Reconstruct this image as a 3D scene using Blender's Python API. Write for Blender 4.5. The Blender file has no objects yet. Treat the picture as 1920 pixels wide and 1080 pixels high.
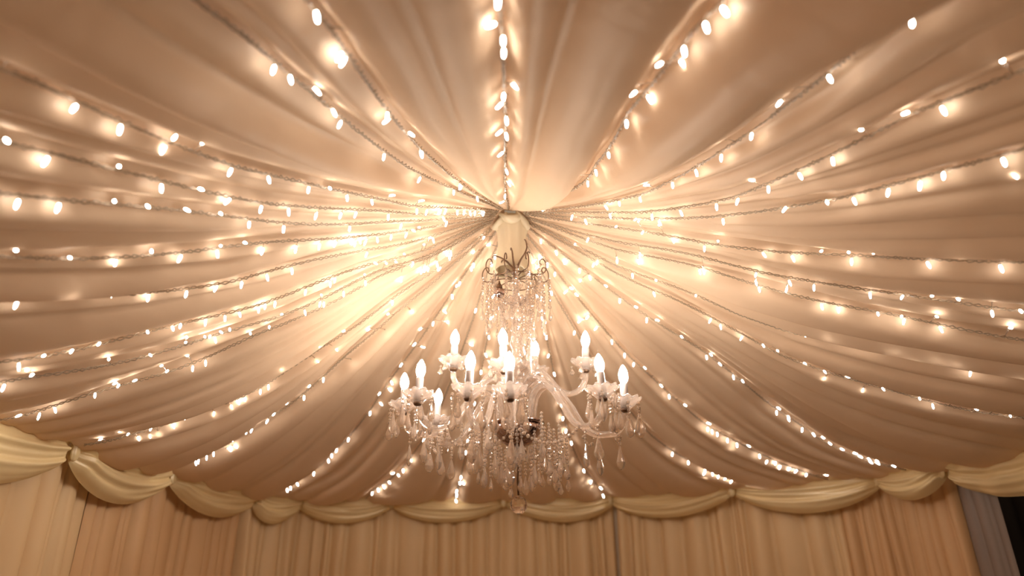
# Draped tent ceiling with fairy lights and a crystal chandelier
LED=22.0; CAND=142.0; EXPO=0.66; ROLL=-0.6
# azimuth (degrees, from the back wall) of every light string at five distances from the tent middle
PHI={
1:[-178.3, -179.4, -179.9, -179.8, -179.6, -179.6, -179.6, -179.6, -179.6],
2:[-161.5, -164.7, -166.2, -168.1, -168.9, -168.9, -168.9, -168.9, -168.9],
3:[-155.9, -158.1, -160.2, -162.2, -162.8, -162.8, -162.8, -162.8, -162.8],
4:[-148.7, -147.9, -147.8, -148.7, -151.0, -151.5, -151.5, -151.5, -151.5],
5:[-145.2, -144.4, -144.1, -144.4, -145.5, -146.9, -146.9, -146.9, -146.9],
6:[-141.7, -140.9, -140.6, -140.9, -141.7, -142.4, -142.4, -142.4, -142.4],
7:[-136.4, -136.4, -136.8, -136.2, -135.3, -135.1, -135.3, -135.3, -135.3],
8:[-130.0, -130.0, -130.7, -129.0, -127.8, -128.0, -129.8, -129.8, -129.8],
9:[-121.0, -121.0, -121.8, -120.0, -118.7, -118.1, -118.3, -118.5, -118.5],
10:[-113.9, -113.9, -114.9, -112.4, -111.1, -111.4, -112.7, -113.4, -113.4],
11:[-109.8, -109.8, -111.0, -108.2, -106.0, -105.0, -104.9, -104.3, -103.7],
12:[-84.9, -84.9, -86.1, -83.2, -81.2, -81.0, -83.0, -86.9, -88.7],
13:[-69.5, -69.5, -71.0, -67.5, -64.9, -64.0, -64.8, -66.1, -66.4],
14:[-39.6, -38.5, -37.4, -36.5, -35.8, -35.6, -36.2, -38.1, -38.9],
15:[-21.1, -20.0, -19.4, -19.1, -19.3, -20.1, -21.7, -24.1, -24.4],
16:[-10.7, -10.6, -10.5, -10.4, -10.3, -10.2, -10.1, -10.0, -10.0],
17:[19.1, 16.9, 15.2, 14.0, 13.4, 13.3, 14.0, 15.5, 15.6],
18:[30.8, 30.5, 30.3, 30.4, 30.9, 32.2, 34.9, 39.2, 42.2],
19:[43.5, 43.4, 43.5, 43.8, 44.5, 45.8, 48.0, 51.1, 52.4],
20:[65.0, 65.0, 65.5, 65.3, 63.7, 61.5, 60.2, 61.6, 63.1],
21:[86.2, 86.2, 87.2, 84.4, 83.0, 84.0, 87.1, 90.2, 90.2],
22:[95.0, 95.0, 95.0, 93.5, 95.0, 98.4, 101.0, 101.1, 101.1],
23:[111.0, 111.0, 111.6, 110.4, 109.4, 109.4, 110.1, 110.1, 110.1],
24:[116.8, 116.8, 117.4, 115.9, 115.0, 115.7, 116.3, 116.3, 116.3],
25:[128.5, 126.2, 124.2, 123.4, 123.6, 124.9, 124.9, 124.9, 124.9],
26:[132.0, 132.4, 133.7, 135.3, 139.0, 139.0, 139.0, 139.0, 139.0],
27:[135.5, 135.9, 137.9, 144.5, 146.8, 146.8, 146.8, 146.8, 146.8],
28:[139.0, 142.7, 149.6, 155.2, 156.0, 156.0, 156.0, 156.0, 156.0],
29:[150.1, 160.3, 165.2, 167.0, 167.2, 167.2, 167.2, 167.2, 167.2],
}
# bulbs of every string, some standing for glow spots on the cloth: (distance from the middle 0..1, position in metres)
BU={
1:[(0.064,(-0.04,2.356,3.079)),(0.106,(-0.033,2.185,3.014)),(0.149,(-0.003,2.013,2.95)),(0.192,(-0.013,1.838,2.887)),(0.235,(-0.031,1.66,2.829)),(0.28,(-0.033,1.476,2.775)),(0.28,(0.002,1.476,2.775)),(0.309,(0.002,1.355,2.735)),(0.324,(-0.029,1.292,2.718)),(0.339,(-0.001,1.231,2.697)),(0.35,(0.016,1.187,2.686)),(0.387,(-0.024,1.032,2.648)),(0.397,(-0.007,0.992,2.632)),(0.409,(-0.037,0.944,2.623)),(0.429,(-0.023,0.86,2.592))],
2:[(0.097,(-0.13,2.22,3.027)),(0.136,(-0.18,2.065,2.968)),(0.146,(-0.196,2.024,2.955)),(0.244,(-0.283,1.62,2.815)),(0.249,(-0.261,1.601,2.813)),(0.279,(-0.277,1.477,2.772)),(0.302,(-0.332,1.385,2.744)),(0.312,(-0.321,1.344,2.734)),(0.378,(-0.364,1.072,2.658)),(0.383,(-0.365,1.05,2.651)),(0.407,(-0.307,0.952,2.624)),(0.42,(-0.359,0.897,2.601))],
3:[(0.299,(-0.464,1.393,2.752)),(0.314,(-0.451,1.334,2.732)),(0.346,(-0.455,1.203,2.693)),(0.359,(-0.497,1.148,2.673)),(0.372,(-0.506,1.094,2.666))],
4:[(0.059,(-0.115,2.443,3.085)),(0.069,(-0.132,2.423,3.079)),(0.08,(-0.152,2.385,3.062)),(0.096,(-0.181,2.352,3.036)),(0.109,(-0.204,2.32,3.009)),(0.124,(-0.23,2.279,2.995)),(0.143,(-0.266,2.179,2.96)),(0.144,(-0.266,2.228,2.956)),(0.157,(-0.289,2.208,2.945)),(0.175,(-0.323,2.129,2.912)),(0.181,(-0.334,2.04,2.9)),(0.192,(-0.353,2.071,2.883)),(0.226,(-0.416,1.915,2.846)),(0.259,(-0.474,1.878,2.807)),(0.287,(-0.526,1.79,2.769)),(0.305,(-0.559,1.702,2.738)),(0.335,(-0.615,1.651,2.71)),(0.371,(-0.679,1.527,2.666)),(0.405,(-0.742,1.416,2.632)),(0.414,(-0.758,1.305,2.624)),(0.434,(-0.796,1.248,2.595)),(0.455,(-0.833,1.267,2.575)),(0.474,(-0.869,1.144,2.551)),(0.486,(-0.891,1.051,2.532)),(0.5,(-0.916,0.907,2.521))],
5:[(0.243,(-0.444,2.019,2.821)),(0.293,(-0.535,1.912,2.762)),(0.314,(-0.574,1.869,2.735)),(0.347,(-0.634,1.8,2.695)),(0.375,(-0.685,1.706,2.656)),(0.404,(-0.739,1.625,2.63)),(0.434,(-0.794,1.542,2.597)),(0.446,(-0.816,1.44,2.574)),(0.484,(-0.886,1.365,2.542)),(0.498,(-0.911,1.253,2.519)),(0.544,(-0.996,1.155,2.478)),(0.556,(-1.018,1.061,2.454))],
6:[(0.389,(-0.71,1.755,2.639)),(0.426,(-0.777,1.676,2.597)),(0.447,(-0.817,1.568,2.576)),(0.476,(-0.869,1.484,2.539)),(0.508,(-0.928,1.413,2.509)),(0.529,(-0.967,1.347,2.484)),(0.571,(-1.044,1.287,2.44)),(0.602,(-1.101,1.223,2.419))],
7:[(0.198,(-0.36,2.211,2.88)),(0.209,(-0.38,2.197,2.859)),(0.222,(-0.402,2.195,2.854)),(0.253,(-0.459,2.16,2.814)),(0.272,(-0.494,2.098,2.785)),(0.3,(-0.543,2.102,2.755)),(0.304,(-0.551,2.06,2.742)),(0.31,(-0.563,2.038,2.734)),(0.313,(-0.569,2.062,2.73)),(0.319,(-0.58,2.036,2.729)),(0.344,(-0.625,2.013,2.703)),(0.367,(-0.666,1.969,2.672)),(0.4,(-0.727,1.919,2.635)),(0.44,(-0.801,1.84,2.589)),(0.449,(-0.818,1.743,2.574)),(0.478,(-0.872,1.708,2.545)),(0.488,(-0.889,1.733,2.527)),(0.525,(-0.957,1.665,2.49)),(0.551,(-1.005,1.594,2.472)),(0.594,(-1.083,1.567,2.425)),(0.621,(-1.132,1.467,2.39)),(0.654,(-1.193,1.374,2.366))],
8:[(0.419,(-0.76,2.01,2.617)),(0.458,(-0.832,1.983,2.562)),(0.487,(-0.886,1.927,2.53)),(0.53,(-0.964,1.906,2.492)),(0.561,(-1.02,1.846,2.451)),(0.607,(-1.105,1.789,2.411)),(0.634,(-1.155,1.694,2.38)),(0.66,(-1.203,1.593,2.353)),(0.715,(-1.304,1.559,2.307))],
9:[(0.184,(-0.333,2.318,2.902)),(0.201,(-0.36,2.35,2.878)),(0.242,(-0.434,2.321,2.821)),(0.297,(-0.536,2.265,2.753)),(0.37,(-0.668,2.222,2.673)),(0.386,(-0.697,2.246,2.653)),(0.424,(-0.766,2.198,2.604)),(0.471,(-0.853,2.145,2.547)),(0.495,(-0.897,2.157,2.529)),(0.508,(-0.92,2.154,2.512)),(0.535,(-0.97,2.12,2.484)),(0.555,(-1.007,2.086,2.465)),(0.584,(-1.061,2.071,2.435)),(0.611,(-1.11,2.009,2.404)),(0.622,(-1.13,2.003,2.39)),(0.652,(-1.186,1.956,2.363)),(0.712,(-1.296,1.905,2.309)),(0.745,(-1.356,1.874,2.275)),(0.774,(-1.41,1.842,2.249)),(0.807,(-1.471,1.827,2.229))],
10:[(0.236,(-0.42,2.453,2.833)),(0.263,(-0.471,2.348,2.799)),(0.28,(-0.502,2.308,2.773)),(0.326,(-0.586,2.312,2.724)),(0.331,(-0.594,2.382,2.716)),(0.374,(-0.673,2.362,2.661)),(0.408,(-0.736,2.269,2.622)),(0.416,(-0.748,2.358,2.615)),(0.417,(-0.751,2.312,2.615)),(0.45,(-0.812,2.332,2.572)),(0.481,(-0.869,2.257,2.537)),(0.564,(-1.023,2.178,2.452)),(0.58,(-1.051,2.169,2.438)),(0.595,(-1.08,2.162,2.419)),(0.596,(-1.081,2.209,2.418)),(0.604,(-1.096,2.155,2.415)),(0.623,(-1.131,2.096,2.396)),(0.628,(-1.14,2.12,2.382)),(0.686,(-1.246,2.101,2.332)),(0.73,(-1.328,2.013,2.293)),(0.817,(-1.489,1.894,2.221)),(0.818,(-1.491,1.921,2.213)),(0.865,(-1.578,1.939,2.183))],
11:[(0.155,(-0.275,2.576,2.945)),(0.161,(-0.286,2.557,2.935)),(0.175,(-0.31,2.717,2.923)),(0.197,(-0.346,2.64,2.887)),(0.22,(-0.387,2.65,2.853)),(0.221,(-0.39,2.604,2.856)),(0.243,(-0.43,2.679,2.824)),(0.285,(-0.507,2.621,2.773)),(0.513,(-0.928,2.293,2.502)),(0.548,(-0.991,2.278,2.47)),(0.634,(-1.149,2.305,2.377)),(0.648,(-1.175,2.201,2.367)),(0.663,(-1.202,2.307,2.357)),(0.69,(-1.253,2.195,2.324)),(0.697,(-1.265,2.26,2.322)),(0.742,(-1.349,2.225,2.276)),(0.77,(-1.401,2.197,2.259)),(0.773,(-1.406,2.219,2.257)),(0.81,(-1.474,2.209,2.22)),(0.882,(-1.608,2.227,2.173)),(0.9,(-1.642,2.204,2.162)),(0.926,(-1.689,2.173,2.142))],
12:[(0.415,(-0.746,2.67,2.616)),(0.448,(-0.807,2.798,2.576)),(0.473,(-0.852,2.683,2.553)),(0.495,(-0.894,2.81,2.526)),(0.56,(-1.012,2.681,2.453)),(0.602,(-1.09,2.796,2.413)),(0.623,(-1.129,2.808,2.39)),(0.664,(-1.204,2.832,2.351)),(0.679,(-1.232,2.823,2.339)),(0.695,(-1.261,2.837,2.32)),(0.732,(-1.33,2.834,2.292)),(0.777,(-1.412,2.735,2.25)),(0.81,(-1.475,2.777,2.223)),(0.84,(-1.53,2.705,2.201)),(0.846,(-1.541,2.792,2.2)),(0.861,(-1.568,2.779,2.186)),(0.878,(-1.6,2.669,2.173)),(0.879,(-1.603,2.62,2.176)),(0.88,(-1.605,2.762,2.169)),(0.92,(-1.679,2.626,2.143))],
13:[(0.272,(-0.486,2.862,2.783)),(0.323,(-0.577,2.757,2.728)),(0.335,(-0.603,2.933,2.709)),(0.374,(-0.671,2.802,2.668)),(0.429,(-0.776,3.059,2.6)),(0.511,(-0.925,3.045,2.507)),(0.547,(-0.991,3.036,2.465)),(0.57,(-1.035,3.113,2.446)),(0.612,(-1.112,3.098,2.399)),(0.657,(-1.194,3.164,2.361)),(0.678,(-1.234,3.197,2.34)),(0.686,(-1.248,3.129,2.328)),(0.719,(-1.309,3.242,2.301)),(0.738,(-1.344,3.231,2.281)),(0.775,(-1.412,3.252,2.252)),(0.788,(-1.437,3.398,2.24)),(0.806,(-1.47,3.275,2.229)),(0.807,(-1.472,3.385,2.225)),(0.837,(-1.526,3.298,2.204)),(0.855,(-1.56,3.307,2.186)),(0.877,(-1.601,3.335,2.172)),(0.892,(-1.629,3.323,2.163)),(0.92,(-1.681,3.322,2.146))],
14:[(0.085,(-0.154,2.623,3.048)),(0.101,(-0.179,2.835,3.025)),(0.108,(-0.195,2.703,3.018)),(0.11,(-0.204,2.838,3.016)),(0.142,(-0.248,2.927,2.96)),(0.154,(-0.278,2.932,2.941)),(0.173,(-0.306,2.984,2.915)),(0.207,(-0.348,3.087,2.867)),(0.232,(-0.328,3.185,2.841)),(0.233,(-0.401,3.134,2.839)),(0.265,(-0.482,3.14,2.793)),(0.298,(-0.489,3.323,2.756)),(0.299,(-0.527,3.256,2.748)),(0.358,(-0.619,3.411,2.678)),(0.405,(-0.716,3.491,2.629)),(0.409,(-0.689,3.563,2.619)),(0.428,(-0.71,3.628,2.596)),(0.448,(-0.773,3.622,2.572)),(0.475,(-0.782,3.752,2.545)),(0.507,(-0.857,3.786,2.512)),(0.614,(-1.037,4.039,2.395)),(0.636,(-1.087,4.071,2.38)),(0.67,(-1.134,4.17,2.34)),(0.696,(-1.18,4.223,2.32)),(0.709,(-1.241,4.187,2.307)),(0.717,(-1.215,4.279,2.302)),(0.759,(-1.302,4.343,2.266)),(0.779,(-1.33,4.401,2.245)),(0.796,(-1.378,4.409,2.23)),(0.825,(-1.438,4.457,2.207)),(0.857,(-1.482,4.551,2.184)),(0.879,(-1.532,4.578,2.172)),(0.896,(-1.566,4.611,2.162)),(0.913,(-1.613,4.617,2.151))],
15:[(0.064,(-0.114,2.764,3.085)),(0.081,(-0.096,2.817,3.069)),(0.095,(-0.112,2.852,3.043)),(0.287,(-0.227,3.345,2.772)),(0.365,(-0.193,3.548,2.668)),(0.4,(-0.197,3.639,2.64)),(0.7,(-0.684,4.413,2.321)),(0.746,(-0.763,4.53,2.277)),(0.77,(-0.841,4.581,2.253)),(0.785,(-0.805,4.629,2.246)),(0.823,(-0.837,4.73,2.214)),(0.83,(-0.888,4.741,2.21)),(0.853,(-0.935,4.796,2.187)),(0.867,(-0.995,4.826,2.183)),(0.883,(-0.92,4.883,2.172)),(0.891,(-0.967,4.895,2.162)),(0.905,(-1.046,4.921,2.153))],
16:[(0.707,(-0.251,4.44,2.311)),(0.731,(-0.283,4.502,2.287)),(0.785,(-0.357,4.645,2.244)),(0.824,(-0.389,4.747,2.209)),(0.833,(-0.365,4.77,2.203)),(0.894,(-0.428,4.931,2.164)),(0.918,(-0.416,4.994,2.149))],
17:[(0.671,(0.34,4.347,2.349)),(0.703,(0.384,4.43,2.316)),(0.805,(0.467,4.698,2.226)),(0.828,(0.488,4.758,2.209)),(0.834,(0.548,4.773,2.202)),(0.865,(0.556,4.855,2.184)),(0.877,(0.636,4.887,2.17))],
18:[(0.69,(0.987,4.021,2.33)),(0.72,(1.003,4.106,2.3)),(0.74,(1.082,4.109,2.282)),(0.772,(1.11,4.19,2.253)),(0.781,(1.167,4.175,2.25)),(0.822,(1.256,4.238,2.214)),(0.825,(1.232,4.267,2.207)),(0.84,(1.238,4.309,2.196)),(0.84,(1.281,4.274,2.2)),(0.867,(1.241,4.394,2.178)),(0.867,(1.33,4.326,2.178)),(0.889,(1.386,4.351,2.168)),(0.909,(1.43,4.381,2.152)),(0.923,(1.532,4.348,2.142)),(0.931,(1.594,4.326,2.139)),(0.931,(1.648,4.284,2.137))],
19:[(0.1,(0.137,2.809,3.038)),(0.102,(0.108,2.837,3.028)),(0.111,(0.168,2.818,3.016)),(0.117,(0.128,2.867,3.01)),(0.132,(0.205,2.854,2.981)),(0.175,(0.295,2.919,2.918)),(0.178,(0.267,2.947,2.909)),(0.192,(0.323,2.947,2.897)),(0.248,(0.384,3.078,2.823)),(0.253,(0.338,3.128,2.818)),(0.276,(0.431,3.13,2.782)),(0.311,(0.514,3.177,2.735)),(0.356,(0.586,3.264,2.692)),(0.385,(0.653,3.306,2.655)),(0.405,(0.712,3.323,2.626)),(0.437,(0.799,3.357,2.586)),(0.469,(0.815,3.447,2.555)),(0.475,(0.851,3.439,2.553)),(0.501,(0.87,3.506,2.52)),(0.517,(0.965,3.487,2.497)),(0.539,(0.965,3.557,2.473)),(0.615,(1.12,3.678,2.395)),(0.628,(1.114,3.725,2.381)),(0.641,(1.157,3.734,2.377)),(0.654,(1.195,3.746,2.364)),(0.654,(1.241,3.71,2.361)),(0.685,(1.26,3.795,2.329)),(0.715,(1.322,3.843,2.303)),(0.724,(1.382,3.823,2.292)),(0.725,(1.294,3.896,2.297)),(0.778,(1.474,3.925,2.252)),(0.814,(1.534,3.994,2.22)),(0.827,(1.585,3.996,2.212)),(0.846,(1.623,4.028,2.192)),(0.867,(1.688,4.046,2.184)),(0.879,(1.727,4.053,2.172)),(0.908,(1.801,4.088,2.155)),(0.918,(1.903,4.043,2.147))],
20:[(0.063,(0.131,2.694,3.086)),(0.094,(0.204,2.718,3.031)),(0.119,(0.252,2.777,2.995)),(0.147,(0.327,2.767,2.954)),(0.166,(0.335,2.861,2.94)),(0.167,(0.371,2.792,2.934)),(0.198,(0.449,2.806,2.879)),(0.232,(0.524,2.855,2.836)),(0.261,(0.597,2.877,2.802)),(0.288,(0.654,2.922,2.768)),(0.306,(0.705,2.919,2.745)),(0.359,(0.831,2.976,2.678)),(0.42,(0.968,3.066,2.611)),(0.423,(0.983,3.041,2.606)),(0.45,(1.039,3.1,2.57)),(0.487,(1.117,3.17,2.537)),(0.509,(1.173,3.18,2.506)),(0.609,(1.394,3.339,2.403)),(0.614,(1.395,3.383,2.402)),(0.643,(1.461,3.428,2.373)),(0.644,(1.469,3.404,2.368)),(0.693,(1.574,3.5,2.324)),(0.724,(1.646,3.539,2.298)),(0.742,(1.694,3.541,2.282)),(0.767,(1.747,3.587,2.257)),(0.798,(1.822,3.622,2.232)),(0.827,(1.896,3.633,2.212)),(0.844,(1.935,3.66,2.199)),(0.862,(1.983,3.659,2.184)),(0.874,(2.006,3.694,2.172)),(0.877,(2.025,3.661,2.173)),(0.888,(2.043,3.698,2.167)),(0.914,(2.12,3.68,2.147))],
21:[(0.376,(0.887,2.701,2.656)),(0.396,(0.934,2.714,2.64)),(0.436,(1.032,2.742,2.587)),(0.472,(1.12,2.721,2.545)),(0.492,(1.169,2.682,2.532)),(0.497,(1.182,2.726,2.522)),(0.547,(1.304,2.754,2.471)),(0.578,(1.379,2.752,2.431)),(0.59,(1.408,2.647,2.421)),(0.592,(1.412,2.83,2.425)),(0.614,(1.468,2.737,2.402)),(0.629,(1.505,2.676,2.38)),(0.653,(1.563,2.813,2.363)),(0.67,(1.604,2.724,2.342)),(0.68,(1.629,2.64,2.332)),(0.725,(1.739,2.701,2.295)),(0.733,(1.76,2.616,2.286)),(0.746,(1.791,2.719,2.278)),(0.76,(1.824,2.602,2.262)),(0.799,(1.92,2.64,2.232)),(0.81,(1.947,2.546,2.222)),(0.845,(2.033,2.613,2.199))],
22:[(0.127,(0.288,2.575,2.988)),(0.172,(0.392,2.639,2.923)),(0.23,(0.532,2.587,2.838)),(0.27,(0.628,2.543,2.788)),(0.335,(0.788,2.533,2.709)),(0.476,(1.132,2.489,2.541)),(0.506,(1.204,2.49,2.509)),(0.521,(1.244,2.358,2.494)),(0.561,(1.34,2.437,2.458)),(0.587,(1.403,2.413,2.422)),(0.602,(1.441,2.298,2.408)),(0.636,(1.524,2.328,2.378)),(0.652,(1.563,2.258,2.359)),(0.675,(1.62,2.25,2.336)),(0.708,(1.701,2.301,2.306)),(0.734,(1.763,2.26,2.285)),(0.752,(1.807,2.202,2.272))],
23:[(0.203,(0.466,2.537,2.875)),(0.232,(0.539,2.452,2.835)),(0.481,(1.148,2.201,2.537)),(0.506,(1.207,2.205,2.509)),(0.546,(1.307,2.139,2.467)),(0.572,(1.37,2.107,2.446)),(0.578,(1.384,2.128,2.431)),(0.598,(1.433,2.025,2.414)),(0.615,(1.474,2.102,2.403)),(0.66,(1.587,1.904,2.351))],
24:[(0.232,(0.539,2.404,2.84)),(0.326,(0.768,2.33,2.718)),(0.387,(0.918,2.189,2.651)),(0.392,(0.93,2.237,2.637)),(0.425,(1.012,2.143,2.607)),(0.434,(1.032,2.21,2.595)),(0.452,(1.079,2.104,2.568)),(0.518,(1.238,2.044,2.499)),(0.546,(1.307,1.988,2.467)),(0.57,(1.367,1.93,2.45)),(0.589,(1.413,1.881,2.421)),(0.618,(1.486,1.833,2.4)),(0.627,(1.508,1.876,2.383)),(0.651,(1.566,1.837,2.359))],
25:[(0.18,(0.419,2.259,2.902)),(0.205,(0.48,2.148,2.869)),(0.22,(0.515,2.219,2.852)),(0.234,(0.551,2.105,2.831)),(0.265,(0.624,2.196,2.799)),(0.303,(0.716,2.124,2.748)),(0.317,(0.752,2.071,2.734)),(0.37,(0.88,2.033,2.663)),(0.402,(0.96,1.989,2.629)),(0.429,(1.026,1.895,2.602)),(0.454,(1.086,1.851,2.573)),(0.466,(1.114,1.89,2.561)),(0.475,(1.138,1.807,2.548)),(0.528,(1.266,1.773,2.493)),(0.545,(1.31,1.67,2.472)),(0.579,(1.392,1.65,2.432))],
26:[(0.201,(0.473,2.15,2.869)),(0.232,(0.547,2.103,2.837)),(0.303,(0.722,1.909,2.745)),(0.357,(0.855,1.744,2.674)),(0.39,(0.936,1.647,2.637)),(0.414,(0.994,1.603,2.609)),(0.429,(1.032,1.504,2.599)),(0.452,(1.088,1.456,2.567)),(0.46,(1.108,1.39,2.557)),(0.485,(1.169,1.292,2.539)),(0.507,(1.223,1.32,2.513))],
27:[(0.217,(0.513,2.058,2.847)),(0.257,(0.609,1.988,2.801)),(0.289,(0.689,1.86,2.766)),(0.307,(0.734,1.781,2.745)),(0.311,(0.745,1.679,2.74)),(0.33,(0.791,1.677,2.71)),(0.35,(0.841,1.587,2.691)),(0.369,(0.886,1.475,2.661)),(0.369,(0.888,1.334,2.663)),(0.394,(0.949,1.246,2.646)),(0.415,(1.001,1.196,2.619)),(0.421,(1.017,1.032,2.606))],
28:[(0.159,(0.373,2.177,2.937)),(0.174,(0.411,2.09,2.912)),(0.2,(0.474,2.001,2.879)),(0.2,(0.475,1.909,2.873)),(0.235,(0.559,1.837,2.834)),(0.251,(0.601,1.74,2.81)),(0.26,(0.624,1.614,2.797)),(0.263,(0.611,1.542,2.796)),(0.285,(0.685,1.482,2.763)),(0.322,(0.677,1.3,2.722)),(0.338,(0.665,1.235,2.706)),(0.353,(0.751,1.173,2.687)),(0.41,(0.695,0.937,2.619)),(0.415,(0.771,0.916,2.613))],
29:[(0.06,(0.136,2.439,3.09)),(0.065,(0.147,2.397,3.081)),(0.103,(0.174,2.199,3.019)),(0.131,(0.194,2.083,2.975)),(0.157,(0.279,1.977,2.937)),(0.174,(0.212,1.908,2.91)),(0.196,(0.295,1.82,2.88)),(0.235,(0.301,1.658,2.827)),(0.296,(0.311,1.408,2.754)),(0.329,(0.35,1.274,2.714)),(0.337,(0.298,1.241,2.706)),(0.345,(0.271,1.205,2.692)),(0.37,(0.327,1.103,2.668)),(0.373,(0.383,1.092,2.66)),(0.39,(0.377,1.022,2.646)),(0.412,(0.387,0.932,2.615)),(0.423,(0.395,0.883,2.6))],
}
import bpy, math, random
import numpy as np
from mathutils import Vector, Matrix
random.seed(11)
SC = bpy.context.scene
COL = SC.collection
PI = math.pi

# ------------------------------------------------------------------ helpers
def link(o, parent=None):
    COL.objects.link(o)
    if parent: o.parent = parent
    return o
def obj(name, vf, m, parent=None, smooth=True, loc=None):
    """vf = (verts, faces): ONE mesh object"""
    me = bpy.data.meshes.new(name)
    me.from_pydata([tuple(v) for v in vf[0]], [], vf[1])
    me.polygons.foreach_set('use_smooth', [smooth]*len(me.polygons))
    me.materials.append(m); me.update()
    o = bpy.data.objects.new(name, me)
    if loc is not None: o.location = loc
    return link(o, parent)
def share(name, src, parent=None, mat=None):
    o = bpy.data.objects.new(name, src.data)
    if mat is not None: o.matrix_local = mat
    return link(o, parent)
def empty(name, loc=(0,0,0), parent=None):
    o = bpy.data.objects.new(name, None); o.location = loc; o.empty_display_size = .05
    return link(o, parent)
def tag(o, label=None, cat=None, group=None, kind=None):
    if label: o['label'] = label
    if cat: o['category'] = cat
    if group: o['group'] = group
    if kind: o['kind'] = kind
    return o
class MB:
    def __init__(s): s.v=[]; s.f=[]
    def add(s, vf, M=None):
        n=len(s.v)
        for p in vf[0]: s.v.append(tuple(M@Vector(p)) if M is not None else tuple(p))
        s.f += [tuple(i+n for i in f) for f in vf[1]]
        return s
    def vf(s): return s.v, s.f
def lathe(prof, n=16, rx=1, ry=1, capped=True, lobes=0, amp=0, zamp=0):
    v=[]; f=[]
    for r,z in prof:
        for i in range(n):
            a=2*PI*i/n; k=1+amp*math.cos(lobes*a) if lobes else 1
            v.append((r*k*rx*math.cos(a), r*k*ry*math.sin(a), z+(zamp*r*math.cos(lobes*a) if lobes else 0)))
    m=len(prof)
    for j in range(m-1):
        for i in range(n):
            f.append((j*n+i, j*n+(i+1)%n, (j+1)*n+(i+1)%n, (j+1)*n+i))
    if capped:
        f.append(tuple(range(n-1,-1,-1))); f.append(tuple((m-1)*n+i for i in range(n)))
    return v,f
def tube(pts, r, n=8, lobes=0, amp=0, twist=0):
    """swept tube with parallel frames; r a number or list"""
    P=[Vector(p) for p in pts]; v=[]; f=[]
    rr=r if isinstance(r,(list,tuple)) else [r]*len(P)
    t0=(P[1]-P[0]).normalized()
    u=t0.orthogonal().normalized(); L=0
    for i,p in enumerate(P):
        t=(P[min(i+1,len(P)-1)]-P[max(i-1,0)]).normalized()
        u=(u-t*u.dot(t)).normalized(); w=t.cross(u)
        if i: L+=(p-P[i-1]).length
        for k in range(n):
            a=2*PI*k/n
            q=rr[i]*(1+(amp*math.cos(lobes*a+twist*L) if lobes else 0))
            v.append(p+u*(q*math.cos(a))+w*(q*math.sin(a)))
    m=len(P)
    for j in range(m-1):
        for k in range(n):
            f.append((j*n+k, j*n+(k+1)%n, (j+1)*n+(k+1)%n, (j+1)*n+k))
    f.append(tuple(range(n-1,-1,-1))); f.append(tuple((m-1)*n+k for k in range(n)))
    return v,f
def smooth_path(cp, n=8):
    """Catmull-Rom through control points"""
    cp=[Vector(c) for c in cp]; c=[cp[0]*2-cp[1]]+cp+[cp[-1]*2-cp[-2]]; out=[]
    for i in range(1,len(c)-2):
        for k in range(n):
            t=k/n; a,b,d,e=c[i-1],c[i],c[i+1],c[i+2]
            out.append(.5*((2*b)+(d-a)*t+(2*a-5*b+4*d-e)*t*t+(3*b-a-3*d+e)*t**3))
    out.append(cp[-1]); return out
def grid(fn, nu, nv):
    v=[fn(i/(nu-1), j/(nv-1)) for j in range(nv) for i in range(nu)]
    f=[(j*nu+i, j*nu+i+1, (j+1)*nu+i+1, (j+1)*nu+i) for j in range(nv-1) for i in range(nu-1)]
    return v,f

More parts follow.
